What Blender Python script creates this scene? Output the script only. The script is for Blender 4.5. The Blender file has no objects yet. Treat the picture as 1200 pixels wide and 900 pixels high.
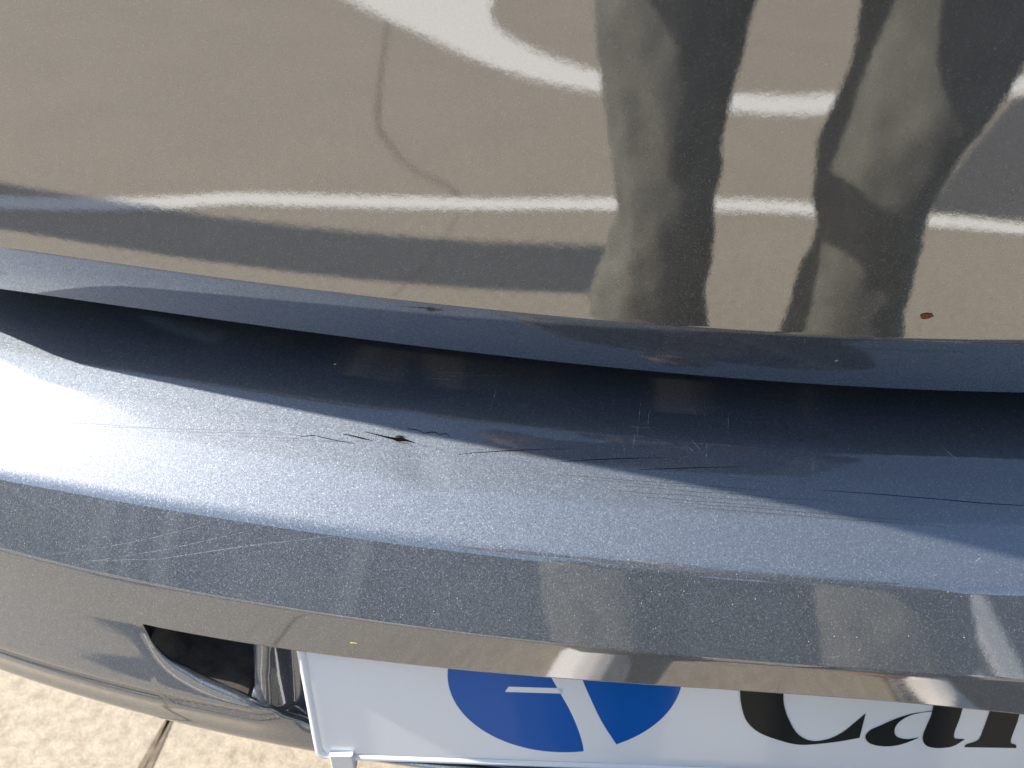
import bpy, bmesh, math, random
import numpy as np
from mathutils import Vector, Matrix
from mathutils.bvhtree import BVHTree
R = math.radians
rnd = random.Random(7)
S = bpy.context.scene
COL = S.collection

# ------------------------------------------------------------------ camera
PITCH, ROLL, FPX = 42.0, 2.0, 900.0
CAM = Vector((0.0, 0.0, 1.03))
cd = bpy.data.cameras.new('camera'); cam = bpy.data.objects.new('camera', cd); COL.objects.link(cam)
cd.sensor_width = 36; cd.lens = 36 * FPX / 1200; cd.clip_start = 0.01; cd.clip_end = 500
cam.location = CAM
def basis():
    p, r = R(PITCH), R(ROLL)
    F = Vector((0, math.cos(p), -math.sin(p))); U = Vector((0, math.sin(p), math.cos(p))); X = Vector((1, 0, 0))
    X2 = X * math.cos(r) + U * math.sin(r)
    U2 = -X * math.sin(r) + U * math.cos(r)
    return F, X2, U2
CF, CX, CU = basis()
cam.matrix_world = Matrix.Translation(CAM) @ Matrix((CX, CU, -CF)).transposed().to_4x4()
S.camera = cam
cd.dof.use_dof = True; cd.dof.focus_distance = 0.42; cd.dof.aperture_fstop = 11.0
def ray(px, py):
    return (CF + CX * ((px - 600) / FPX) + CU * ((450 - py) / FPX))

# ------------------------------------------------------------------ sky and sun
SUN = Vector((-0.72, 0.165, 0.72)).normalized()
w = bpy.data.worlds.new('World'); S.world = w; w.use_nodes = True
nt = w.node_tree; bg = nt.nodes['Background']
sky = nt.nodes.new('ShaderNodeTexSky'); sky.sky_type = 'NISHITA'; sky.sun_disc = False
sky.sun_elevation = math.asin(SUN.z); sky.sun_rotation = math.atan2(SUN.x, SUN.y)
nt.links.new(sky.outputs[0], bg.inputs[0]); bg.inputs[1].default_value = 0.15
sl = bpy.data.lights.new('sun', 'SUN'); so = bpy.data.objects.new('sun', sl); COL.objects.link(so)
sl.energy = 5.0; sl.angle = R(0.5); sl.color = (1.0, 0.94, 0.84)
so.rotation_euler = SUN.to_track_quat('Z', 'Y').to_euler(); so.location = SUN * 20
S.view_settings.view_transform = 'Standard'; S.view_settings.look = 'None'
S.view_settings.exposure = 1.0; S.view_settings.gamma = 1.0
S.render.engine = 'CYCLES'
S.cycles.max_bounces = 8; S.cycles.sample_clamp_indirect = 6.0

# ------------------------------------------------------------------ materials
class NT:
    def __init__(s, m): s.t = m.node_tree
    def n(s, kind, **k):
        o = s.t.nodes.new(kind)
        for a, b in k.items():
            if a.startswith('i_'):
                key = a[2:]
                key = int(key) if key.isdigit() else key.replace('_', ' ')
                o.inputs[key].default_value = b
            else: setattr(o, a, b)
        return o
    def l(s, a, b): s.t.links.new(a, b)
def mat(name, color, rough=0.5, metal=0.0, **k):
    m = bpy.data.materials.new(name); m.use_nodes = True
    b = m.node_tree.nodes['Principled BSDF']
    b.inputs['Base Color'].default_value = (*color, 1); b.inputs['Roughness'].default_value = rough
    b.inputs['Metallic'].default_value = metal
    for a, v in k.items(): b.inputs[a.replace('_', ' ')].default_value = v
    return m, NT(m), b
def noise(t, scale, detail=4, rough=.55, dist=0.0, vec=None):
    o = t.n('ShaderNodeTexNoise', i_Scale=scale, i_Detail=detail, i_Roughness=rough, i_Distortion=dist)
    if vec is not None: t.l(vec, o.inputs['Vector'])
    return o
def ramp(t, src, stops):
    r = t.n('ShaderNodeValToRGB'); e = r.color_ramp.elements
    while len(e) < len(stops): e.new(0.5)
    for el, (p, c) in zip(e, stops): el.position = p; el.color = (*c, 1) if len(c) == 3 else c
    t.l(src, r.inputs[0]); return r
def simple(name, color, rough=.5, var=.15, scale=40, bump=.0, bs=400, **k):
    m, t, b = mat(name, color, rough, **k)
    tc = t.n('ShaderNodeTexCoord'); n = noise(t, scale, 5, vec=tc.outputs['Object'])
    r = ramp(t, n.outputs['Fac'], [(.3, [c * (1 - var) for c in color]), (.7, [min(1, c * (1 + var)) for c in color])])
    t.l(r.outputs[0], b.inputs['Base Color'])
    if bump:
        n2 = noise(t, bs, 3, vec=tc.outputs['Object']); bp = t.n('ShaderNodeBump', i_Strength=bump, i_Distance=.001)
        t.l(n2.outputs['Fac'], bp.inputs['Height']); t.l(bp.outputs[0], b.inputs['Normal'])
    return m

def paint(name, base, rough, flake, coat_ior, coat_rough, peel, metal=1.0):
    """metallic paint: tilted flakes under a clear coat with a little orange peel"""
    m, t, b = mat(name, base, rough, metal)
    tc = t.n('ShaderNodeTexCoord'); P = tc.outputs['Object']
    geo = t.n('ShaderNodeNewGeometry')
    vo = t.n('ShaderNodeTexVoronoi', i_Scale=2200.0); t.l(P, vo.inputs['Vector'])
    sub = t.n('ShaderNodeVectorMath', operation='SUBTRACT'); t.l(vo.outputs['Color'], sub.inputs[0]); sub.inputs[1].default_value = (.5, .5, .5)
    sc = t.n('ShaderNodeVectorMath', operation='SCALE'); t.l(sub.outputs[0], sc.inputs[0]); sc.inputs['Scale'].default_value = flake
    ad = t.n('ShaderNodeVectorMath', operation='ADD'); t.l(sc.outputs[0], ad.inputs[0]); t.l(geo.outputs['Normal'], ad.inputs[1])
    nm = t.n('ShaderNodeVectorMath', operation='NORMALIZE'); t.l(ad.outputs[0], nm.inputs[0]); t.l(nm.outputs[0], b.inputs['Normal'])
    # flake colour scatter
    sp = t.n('ShaderNodeSeparateColor'); t.l(vo.outputs['Color'], sp.inputs[0])
    r = ramp(t, sp.outputs[2], [(0.0, [c * .75 for c in base]), (.9, [c * 1.02 for c in base]), (1.0, [min(1, c * 1.8) for c in base])])
    t.l(r.outputs[0], b.inputs['Base Color'])
    # clear coat
    b.inputs['Coat Weight'].default_value = 1.0; b.inputs['Coat IOR'].default_value = coat_ior
    b.inputs['Coat Roughness'].default_value = coat_rough
    n1 = noise(t, 260, 2, vec=P); n2 = noise(t, 2200, 1, vec=P); n3 = noise(t, 18, 1, vec=P)
    a1 = t.n('ShaderNodeMath', operation='MULTIPLY_ADD'); t.l(n1.outputs['Fac'], a1.inputs[0]); a1.inputs[1].default_value = .7
    a0 = t.n('ShaderNodeMath', operation='MULTIPLY'); t.l(n3.outputs['Fac'], a0.inputs[0]); a0.inputs[1].default_value = 2.0
    t.l(a0.outputs[0], a1.inputs[2])
    a2 = t.n('ShaderNodeMath', operation='MULTIPLY_ADD'); t.l(n2.outputs['Fac'], a2.inputs[0]); a2.inputs[1].default_value = .25; t.l(a1.outputs[0], a2.inputs[2])
    bp = t.n('ShaderNodeBump', i_Strength=peel, i_Distance=.0001); t.l(a2.outputs[0], bp.inputs['Height'])
    t.l(bp.outputs[0], b.inputs['Coat Normal'])
    return m
M = {}
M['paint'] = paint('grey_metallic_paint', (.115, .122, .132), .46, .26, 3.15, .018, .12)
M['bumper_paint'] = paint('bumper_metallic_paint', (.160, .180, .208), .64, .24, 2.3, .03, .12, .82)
M['crack'] = simple('crack_dark', (.004, .0034, .003), .9, .3, 900, Specular_IOR_Level=.05)
M['crackedge'] = simple('chipped_primer', (.10, .085, .075), .8, .2, 900, Specular_IOR_Level=.1)
M['liner'] = simple('dark_brown_plastic', (.085, .074, .064), .25, .4, 90, .3, 700)
M['black'] = simple('black_plastic', (.012, .012, .013), .38, .3, 200, .3, 900)
M['plate'], _t, _b = mat('plate_white', (.89, .91, .92), .22, 0.0, Coat_Weight=.6)
M['emblem'], _t, _b = mat('plate_blue', (.004, .11, .46), .12, 0.0, Coat_Weight=.25, Coat_IOR=1.45, Specular_IOR_Level=.2)
M['ink'], _t, _b = mat('plate_black_ink', (.014, .018, .020), .15, 0.0, Coat_Weight=.05, Coat_IOR=1.4, Specular_IOR_Level=.12)
M['clip'] = simple('milky_plastic', (.72, .72, .68), .3, .05, 60)
M['glass'], _t, _b = mat('tinted_glass', (.01, .012, .012), .03, 0.0, IOR=1.5)
M['lamp'], _t, _b = mat('red_lens', (.35, .01, .01), .06, 0.0, Coat_Weight=1.0)
M['rubber'] = simple('tyre_rubber', (.02, .02, .02), .8, .2, 60)
M['alloy'], _t, _b = mat('alloy_rim', (.5, .5, .52), .25, 1.0)
M['white_line'] = simple('road_paint_white', (.80, .765, .69), .6, .06, 60, .3, 500)
M['trouser'] = simple('olive_grey_cotton', (.155, .150, .125), .9, .22, 25, .6, 1500)
M['shirt'] = simple('charcoal_cotton', (.035, .04, .045), .9, .25, 25, .5, 1500)
M['skin'] = simple('skin', (.26, .155, .11), .6, .08, 30)
M['hair'] = simple('dark_hair', (.02, .014, .01), .6, .3, 300)
M['shoe'] = simple('white_leather', (.78, .74, .72), .5, .06, 60)
M['sole'] = simple('shoe_sole', (.6, .58, .55), .7, .1, 60)
M['phone'] = simple('phone_black', (.01, .01, .012), .15, .1, 60)
M['brown'] = simple('dry_brown_seed', (.20, .055, .02), .7, .5, 900)
M['yellow'] = simple('yellow_fleck', (.65, .55, .18), .7, .3, 900)
M['dust'] = simple('pale_dust', (.55, .54, .50), .8, .1, 900)
M['render'] = simple('cream_render', (.88, .87, .84), .8, .06, 3, .3, 60)
M['greycol'] = simple('grey_render', (.17, .18, .18), .8, .06, 3, .3, 60)
M['darkwall'] = simple('dark_cladding', (.055, .058, .06), .6, .2, 2)
M['bark'] = simple('bark', (.09, .065, .045), .9, .4, 12)
M['leaf'] = simple('leaf_green', (.045, .075, .025), .6, .5, 4)
M['steel'] = simple('galvanised_steel', (.35, .36, .37), .45, .1, 20)
# scratch : pale, mostly see-through scuff
def scratchmat(name, alpha):
    m, t, b = mat(name, (.62, .68, .74), .5); b.inputs['Alpha'].default_value = alpha
    tc = t.n('ShaderNodeTexCoord'); n = noise(t, 700, 3, vec=tc.outputs['Object'])
    r = ramp(t, n.outputs['Fac'], [(.35, (0, 0, 0)), (.62, (alpha,) * 3)]); t.l(r.outputs[0], b.inputs['Alpha']); return m
M['scratch'] = scratchmat('scratch_scuff', .32)
M['hairline'] = scratchmat('hairline_scratch', .2)
_m, _t, _b = mat('hairline_crack', (.02, .02, .025), .7); _b.inputs['Alpha'].default_value = .33; M['faintcrack'] = _m

def ground_mat(name, c, joint=False):
    m, t, b = mat(name, c, .85)
    P = t.n('ShaderNodeTexCoord').outputs['Object']
    n1 = noise(t, 2.2, 5, vec=P); n2 = noise(t, 60, 6, .7, vec=P); n3 = noise(t, 420, 3, vec=P)
    vo = t.n('ShaderNodeTexVoronoi', i_Scale=130.0); t.l(P, vo.inputs['Vector'])
    r1 = ramp(t, n1.outputs['Fac'], [(.3, [x * .95 for x in c]), (.72, [min(1, x * 1.04) for x in c])])
    r2 = ramp(t, n2.outputs['Fac'], [(.3, (.62, .60, .56)), (.5, (.95, .95, .95)), (.7, (1.22, 1.22, 1.2))])
    mx = t.n('ShaderNodeMix', data_type='RGBA', blend_type='MULTIPLY'); mx.inputs[0].default_value = 1
    t.l(r1.outputs[0], mx.inputs[6]); t.l(r2.outputs[0], mx.inputs[7])
    r3 = ramp(t, n3.outputs['Fac'], [(.35, (.75, .73, .7)), (.6, (1.08, 1.08, 1.08))])
    mx2 = t.n('ShaderNodeMix', data_type='RGBA', blend_type='MULTIPLY'); mx2.inputs[0].default_value = 1
    t.l(mx.outputs[2], mx2.inputs[6]); t.l(r3.outputs[0], mx2.inputs[7]); t.l(mx2.outputs[2], b.inputs['Base Color'])
    bp = t.n('ShaderNodeBump', i_Strength=.6, i_Distance=.003); t.l(n2.outputs['Fac'], bp.inputs['Height']); t.l(bp.outputs[0], b.inputs['Normal'])
    return m
M['concrete'] = ground_mat('tan_concrete', (.335, .290, .225))
M['patch'] = ground_mat('darker_ground', (.085, .083, .082))
M['groove'] = simple('dark_joint_and_line', (.15, .122, .09), .9, .3, 80, Specular_IOR_Level=.1)
M['asphalt'] = ground_mat('asphalt', (.06, .06, .06))

# ------------------------------------------------------------------ helpers
def link(name, me, m, parent=None):
    o = bpy.data.objects.new(name, me); COL.objects.link(o)
    if m: me.materials.append(M[m])
    if parent: o.parent = parent; o.matrix_parent_inverse = WM[parent.name].inverted()
    WM[o.name] = Matrix.Identity(4)
    return o
WM = {}
def meshobj(name, V, F, m, parent=None, smooth=True):
    me = bpy.data.meshes.new(name); me.from_pydata([tuple(v) for v in V], [], F); me.update()
    if smooth: me.polygons.foreach_set('use_smooth', [True] * len(me.polygons))
    return link(name, me, m, parent)
def empty(name, loc):
    o = bpy.data.objects.new(name, None); COL.objects.link(o); o.location = loc; WM[o.name] = Matrix.Translation(loc); o.empty_display_size = .1
    return o
def tag(o, label=None, cat=None, group=None, kind=None):
    for k, v in (('label', label), ('category', cat), ('group', group), ('kind', kind)):
        if v: o[k] = v
    return o
def grid(name, rows, m, parent, flip=False, smooth=True, extra=None):
    """rows: list of rows of points (same length)"""
    n = len(rows[0]); V = [p for r in rows for p in r]; F = []
    for i in range(len(rows) - 1):
        for j in range(n - 1):
            a, b, c, d = i * n + j, i * n + j + 1, (i + 1) * n + j + 1, (i + 1) * n + j
            F.append((a, d, c, b) if flip else (a, b, c, d))
    return meshobj(name, V, F, m, parent, smooth)
def bm_obj(name, bm, m, parent=None, smooth=False):
    me = bpy.data.meshes.new(name); bm.to_mesh(me); bm.free()
    if smooth: me.polygons.foreach_set('use_smooth', [True] * len(me.polygons))
    return link(name, me, m, parent)
def box(name, c, s, m, parent=None, bev=.0, rot=None):
    bm = bmesh.new(); bmesh.ops.create_cube(bm, size=1)
    bmesh.ops.scale(bm, vec=s, verts=bm.verts)
    if bev: bmesh.ops.bevel(bm, geom=bm.edges[:], offset=bev, segments=2, affect='EDGES', profile=.5)
    if rot is not None: bmesh.ops.rotate(bm, matrix=rot, verts=bm.verts)
    bmesh.ops.translate(bm, vec=c, verts=bm.verts)
    return bm_obj(name, bm, m, parent)
def fillet(P, rad, seg):
    """polyline with quadratic rounded corners, fixed sample counts"""
    P = [Vector(p) for p in P]; out = [P[0]]
    for i in range(1, len(P) - 1):
        a, b, c = P[i - 1], P[i], P[i + 1]
        r = rad[i]
        u = (a - b); v = (c - b)
        ru = min(r, u.length * .49); rv = min(r, v.length * .49)
        s, e = b + u.normalized() * ru, b + v.normalized() * rv
        for k in range(seg[i] + 1):
            t = k / seg[i]; out.append(s * (1 - t) ** 2 + b * 2 * t * (1 - t) + e * t * t)
    out.append(P[-1]); return out

# ------------------------------------------------------------------ the car
XC = 0.28                        # middle of the car
def fitline(pts, z, deg=2, extra=()):
    X, Y = [], []
    for px, py in pts:
        d = ray(px, py); t = (z - CAM.z) / d.z; X.append(d.x * t); Y.append(d.y * t)
    for x, y in extra: X += [x] * 3; Y += [y] * 3
    return np.polyfit(X, Y, deg)
ZA, ZB, ZC, ZD, ZE, ZF = .80, .757, .70, .6615, .633, .535
LA = fitline([(0,290),(200,317),(400,343),(600,370),(800,382),(1000,393),(1200,403)], ZA, 3)
LB = fitline([(0,340),(200,368),(400,395),(600,421),(800,440),(1000,453),(1200,462)], ZB, 3)
LCc = fitline([(0,558),(150,578),(300,605),(450,628),(600,648),(750,661),(900,672),(1200,690)], ZC, 3)
LD = fitline([(0,647),(100,664),(200,686),(300,708),(400,725),(500,738),(600,750),(700,760),(800,768),(1000,784),(1200,799)], ZD, 3)
yD = lambda x: float(np.polyval(LD, x))
def zE(x):
    x = 2 * XC - x if x > XC else x
    return float(np.interp(x, [-.2, -.06, .0, .07, .2, .28], [ZE - .0045, ZE - .0052, ZE - .0056, ZE - .0050, ZE - .0022, ZE - .0015]))
_X, _Y = [-.36] * 3, [yD(-.36) - .004] * 3
for _p in [(170,738),(350,762),(500,777),(600,787),(700,798),(800,808),(1000,823),(1200,835)]:
    _z = ZE
    for _ in range(5):
        _d = ray(*_p); _t = (_z - CAM.z) / _d.z; _z = zE(_d.x * _t)
    _X.append(_d.x * _t); _Y.append(_d.y * _t)
LE = np.polyfit(_X, _Y, 3)
LF = fitline([(0,788),(100,818),(200,848),(300,872),(390,886)], ZF, 3, [(.28, .192)])
XL, XW = -.34, .17               # start and width of the rounded corner
def plan(c, x):
    xx = 2 * XC - x if x > XC else x
    return float(np.polyval(c, max(xx, XL)))
def slope(c):
    return (np.polyval(c, XL + .001) - np.polyval(c, XL)) / .001
def columns(n_mid=260, n_cor=14):
    """list of (x parameter, corner angle): middle, both corners and both flanks"""
    L = [('flank', 1.6), ('flank', 1.0), ('flank', .6)]
    for k in range(n_cor, 0, -1): L.append(('cor', k / n_cor))
    xs = [XL + (XC - XL) * k / n_mid for k in range(n_mid + 1)]
    L += [('x', x) for x in xs]
    L += [('x', 2 * XC - x) for x in reversed(xs[:-1])][::3]
    L += [('rc', k / n_cor) for k in range(1, n_cor + 1)] + [('rf', .6), ('rf', 1.0), ('rf', 1.6)]
    return L
def colpt(c, col, dy=0.0):
    k, v = col
    if k == 'x': return v, plan(c, v) + dy
    s = -slope(c) if True else 0
    y0 = plan(c, XL)
    if k in ('cor', 'rc'):
        # direction turns from the tangent at XL to straight back
        a0 = math.atan(s); ang = v * (math.pi / 2 - a0)
        r = XW
        dx = -r * (math.sin(a0 + ang) - math.sin(a0)); dyy = r * 1.25 * (math.cos(a0) - math.cos(a0 + ang))
        x, y = XL + dx, y0 + dyy
    else:
        a0 = math.atan(s); x = XL - XW * (1 - math.sin(a0)); y = y0 + XW * 1.25 * math.cos(a0) + (v - .35)
        y = max(y, y0 + XW * 1.25)
    y += dy
    return (2 * XC - x, y) if k in ('rc', 'rf') else (x, y)

car = empty('parked_car', Vector((XC, 1.6, 0)))
tag(car, 'dark grey metallic hatchback seen at its cracked and scratched rear bumper', 'car')
COLS = columns()

# tailgate: curved outer panel, crease A, undercut lip to B, then return flange
def recede(x):
    xm = min(x, 2 * XC - x); k = max(0.0, min(1.0, (-.30 - xm) / .15)); return .034 * k * k * (3 - 2 * k)  # pulls the unseen corner back to trim its shadow on the ledge
def tail_profile(col):
    xa, ya = colpt(LA, col); xb, yb = colpt(LB, col)
    ln = float(np.interp(min(xa, 2 * XC - xa), [-.5, -.30, -.22, -.13, .12], [.040, .030, .014, .0045, .0045]))  # lean of the unseen top, shaped to place the shadow edge on the ledge
    pts = [Vector((xa, ya + .080, 1.175)), Vector((xa, ya + ln, 1.13)), Vector((xa, ya + .0034 + max(0, ln - .005) * .45, 1.02)), Vector((xa, ya + .0028, .965)), Vector((xa, ya + .0014, .92)), Vector((xa, ya + .0005, .88)), Vector((xa, ya + .0, .84)),
           Vector((xa, ya, ZA)), Vector((xb, yb, ZB)), Vector((xb, yb + .03, ZB + .004))]
    rc_ = recede(xa)
    pts = [p_ + Vector((0, rc_ * max(0.0, min(1.0, (p_.z - .79) / .06)), 0)) for p_ in pts]
    return fillet(pts, [0, .012, .015, .012, .02, .02, .02, .0022, .0018, 0], [0, 5, 4, 4, 4, 4, 4, 5, 4, 0])
def transpose(prof): return [list(r) for r in zip(*prof)]
TC = [c for c in COLS if c[0] == 'x' or c[1] <= 1.0]
TC = [c for c in TC if not (c[0] in ('cor', 'rc') and c[1] > .75)]
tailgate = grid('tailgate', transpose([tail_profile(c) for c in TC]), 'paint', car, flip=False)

# bumper: top ledge, crease K, edge C, face, edge D, band to lip E
def up_profile(col):
    xc, yc = colpt(LCc, col); xb, yb = colpt(LB, col); xd, yd = colpt(LD, col); xe, ye = colpt(LE, col)
    w_ = (yb + .085) - yc
    f = lambda a: yc + w_ * a
    pts = [Vector((xc, f(1.0), .7335)), Vector((xc, f(.70), .7270)), Vector((xc, f(.42), .7215)), Vector((xc, f(.14), .7090)),
           Vector((xc, yc, ZC)), Vector((xd, yd, ZD)), Vector((xe, ye, zE(xe)))]
    rr = [0, .03, .009, .011, .0045, .0016, 0]; sg = [0, 8, 8, 8, 8, 5, 0]
    q = fillet(pts, rr, sg); a, b = q[-2], q[-1]
    return q[:-1] + [a.lerp(b, t) for t in (.15, .35, .55, .75, .9, .97)] + [b]
def seg(a, b, n): return [a.lerp(b, k / n) for k in range(1, n)]
UP = [up_profile(c) for c in COLS]

# lower skin from E to F and the tuck-under; the rim of the plate recess cuts into it
def low_curve(col):
    xe, ye = colpt(LE, col); xf, yf = colpt(LF, col); z0 = zE(xe)
    xm = 2 * XC - xe if xe > XC else xe
    q = min(1, max(0, (xm + .150) / .035)); q = q * q * (3 - 2 * q)      # flatter and set back behind the plate
    w_ = 1 - q
    P = []
    def ad(t, o): P.append(Vector((xe + (xf - xe) * t, ye + (yf - ye) * t + o * w_ + .004 * q * math.sin(math.pi * min(1, t)), z0 + (ZF - z0) * t)))
    for t, o in ((0, 0), (.15, -.0020), (.30, -.0040), (.42, -.0062), (.54, -.0082), (.60, -.0026), (.66, -.0062), (.84, -.0012)): ad(t, o)
    P.append(Vector((xf, yf, ZF)))
    P.append(Vector((xf, yf + .012, ZF - .02)))
    P.append(Vector((xf, yf + .06, ZF - .06)))
    P.append(Vector((xf, yf + .3, ZF - .09)))
    return fillet(P, [0] + [.009] * 3 + [.006, .005, .005, .008, .009, .012, .03, 0], [0] + [2] * 3 + [5, 5, 5, 3, 5, 4, 3, 0])
LOW = [low_curve(c) for c in COLS]
def polyat(P, f):
    """point at arc fraction f"""
    L = [0]
    for a, b in zip(P, P[1:]): L.append(L[-1] + (b - a).length)
    s = f * L[-1]
    for i in range(len(P) - 1):
        if s <= L[i + 1] + 1e-9:
            k = (s - L[i]) / max(1e-9, L[i + 1] - L[i]); return P[i].lerp(P[i + 1], k)
    return P[-1].copy()
# where the rim runs: project the visible rim onto the skin
_V = [p for r in LOW for p in r]; _n = len(LOW[0]); _F = []
for i in range(len(LOW) - 1):
    for j in range(_n - 1): _F.append((i * _n + j, i * _n + j + 1, (i + 1) * _n + j + 1, (i + 1) * _n + j))
_bv = BVHTree.FromPolygons(_V, _F)
RIM = [(171,741),(176,752),(184,763),(197,776),(213,787),(233,799),(257,810),(280,820),(300,830),(333,842),(360,851)]
rim3 = []
for p in RIM:
    h = _bv.ray_cast(CAM, ray(*p).normalized())
    rim3.append(h[0])
XT = rim3[0].x
def rimz(x):
    if x > XC: x = 2 * XC - x
    if x <= XT: return None
    P = rim3
    for i in range(len(P) - 1):
        a, b = P[i], P[i + 1]
        if a.x <= x <= b.x:
            # Catmull-Rom in z over x, so the rim is one smooth curve
            o, e = P[max(i - 1, 0)], P[min(i + 2, len(P) - 1)]
            h = b.x - a.x; k = (x - a.x) / h
            m1 = (b.z - o.z) / max(1e-6, b.x - o.x) * h; m2 = (e.z - a.z) / max(1e-6, e.x - a.x) * h
            return (2*k**3-3*k*k+1) * a.z + (k**3-2*k*k+k) * m1 + (-2*k**3+3*k*k) * b.z + (k**3-k*k) * m2
    z0 = P[-1].z; k = min(1, (x - P[-1].x) / .03)
    return z0 + (.537 - z0) * k
NL = 26
low_rows = []
recess_cols = []
for ci, (col, P) in enumerate(zip(COLS, LOW)):
    Ls = [0]
    for a, b in zip(P, P[1:]): Ls.append(Ls[-1] + (b - a).length)
    f0 = 0.0
    zr = rimz(P[0].x) if col[0] == 'x' else None
    inrec = zr is not None
    if inrec:
        for i in range(len(P) - 1):
            if P[i].z >= zr >= P[i + 1].z:
                k = (P[i].z - zr) / (P[i].z - P[i + 1].z); f0 = (Ls[i] + k * (Ls[i + 1] - Ls[i])) / Ls[-1]; break
    row = []
    fs = [f0 + (.30 - f0) * k / 44 for k in range(45)] + [.30 + .70 * (k / 14) ** 1.4 for k in range(1, 15)]
    pts = [polyat(P, f) for f in fs]
    if inrec:
        d = min(1.0, (min(P[0].x, 2 * XC - P[0].x) - XT) / .02)
        roll = [pts[0] + Vector((0, .0060 * d, -.0050 * d)), pts[0] + Vector((0, .0035 * d, -.0012 * d)), pts[0] + Vector((0, .0014 * d, .0001 * d))]
        # soften the first millimetres of the outer skin too
        recess_cols.append((col, pts[0] + Vector((0, .0060 * d + .0009, -.0050 * d))))
    else:
        roll = [pts[0].copy(), pts[0].copy(), pts[0].copy()]
    low_rows.append(roll + pts)
# upper lip return flange
flange = []
for col, P in zip(COLS, UP):
    e = P[-1]; zr = rimz(e.x) if col[0] == 'x' else None
    flange.append(e)
upper_full = []
for col, P in zip(COLS, UP):
    zr = rimz(P[-1].x) if col[0] == 'x' else None
    e = P[-1]
    if zr is not None:
        d = min(1.0, (min(e.x, 2 * XC - e.x) - XT) / .02)
        tail = [e + Vector((0, .0007, -.0007)) * d, e + Vector((0, .0020, -.0008)) * d, e + Vector((0, .030, .002)) * d]
    else: tail = [e.copy(), e.copy(), e.copy()]
    upper_full.append(P + tail)
up_g = transpose(upper_full); lo_g = transpose(low_rows)
V = []; F = []
def addgrid(rows):
    n = len(rows[0]); o = len(V); V.extend(p for r in rows for p in r)
    for i in range(len(rows) - 1):
        for j in range(n - 1):
            a = o + i * n + j; F.append((a, a + 1, a + n + 1, a + n))
addgrid(up_g); addgrid(lo_g)
# dent round the split
def first_hit(px, py, bv):
    return bv.ray_cast(CAM, ray(px, py).normalized())
_b0 = BVHTree.FromPolygons(V, F)
DC = first_hit(472, 514, _b0)[0]; DS = first_hit(490, 528, _b0)[0]
V2 = []
for p in V:
    q = Vector(p)
    r = math.hypot((p.x - DC.x) / .012, (p.y - DC.y) / .006)
    q.z -= .0016 * math.exp(-r * r)
    r2 = math.hypot(((p.x - DS.x) + (p.y - DS.y)) / .014, ((p.x - DS.x) - (p.y - DS.y)) / .022)
    q.z -= .0024 * math.exp(-r2 * r2)
    if p.x < XC and p.z < ZE + .012:
        dd = 1.0
        for a_, b_ in zip(rim3, rim3[1:]):
            ab = b_ - a_; k = max(0, min(1, (p - a_).dot(ab) / ab.length_squared)); dd = min(dd, (p - a_ - ab * k).length)
        if dd < .012: q.y += .0009 * (1 - dd / .012) ** 3
    V2.append(q)
bm = bmesh.new()
vs = [bm.verts.new(v) for v in V2]
for f in F:
    try: bm.faces.new([vs[i] for i in f])
    except ValueError: pass
bmesh.ops.remove_doubles(bm, verts=bm.verts, dist=.00001)
bmesh.ops.dissolve_degenerate(bm, edges=bm.edges, dist=.000005)
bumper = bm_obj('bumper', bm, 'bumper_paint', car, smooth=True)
BVB = BVHTree.FromPolygons([v.co.copy() for v in bumper.data.vertices], [tuple(p.vertices) for p in bumper.data.polygons])
BVT = BVHTree.FromPolygons([v.co.copy() for v in tailgate.data.vertices], [tuple(p.vertices) for p in tailgate.data.polygons])

# recess: black pocket on the left, glossy painted wall beside the plate
def ztop(x): return ZE + .03
def wall_y(px_like):
    return px_like
xW0 = (ray(277, 790) * ((ZE - .03 - CAM.z) / ray(277, 790).z)).x   # left edge of the painted wall
pock, wallc = [], []
for col, rp in recess_cols:
    x = col[1]
    if x > XC: continue
    ybase = plan(LE, x) + .03
    (pock if x <= xW0 + .003 else wallc).append((x, ybase, rp))
rowsP = []
for x, yb_, rp in pock:
    d = min(1, (x - XT) / .02)
    y = yb_ + .020 * d
    rowsP.append([Vector((x, y, ZE + .02 * d)), Vector((x, y, ZE - .03 * d)), Vector((x, (y + rp.y) / 2, rp.z - .006 * d)), rp.copy()])
grid('recess_liner', transpose(rowsP), 'liner', car)
rowsW = []
for x, yb_, rp in wallc:
    u = (x - xW0) / .05                      # 0 at the left edge, about .8 at the plate
    y = yb_ - .012
    y += .045 * math.exp(-(u / .07) ** 2)              # rolls back to the pocket edge
    y -= .006 * math.exp(-((u - .30) / .13) ** 2)      # rounded rib
    y += .004 * math.exp(-((u - .56) / .10) ** 2)      # groove
    off = y - yb_ + .012
    top = Vector((x, yb_ + .004 + off, ZE + .02)); low = Vector((x, rp.y + off * .75 + .001, rp.z + .0005))
    mid = top.lerp(low, .5) + Vector((0, .0015, 0))
    rowsW.append(fillet([top, mid, low, rp], [0, .03, .002, 0], [0, 12, 4, 0]))
grid('plate_recess_wall', transpose(rowsW), 'bumper_paint', car)
# the unseen right half of the recess
rc = [(c, p) for c, p in recess_cols if c[1] > XC]
rr = []
for c, p in rc:
    y = plan(LE, c[1]) + .03
    rr.append([Vector((c[1], y, ZE + .03)), Vector((c[1], y, p.z)), p.copy()])
grid('plate_recess_wall', transpose(rr), 'paint', car)

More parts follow.
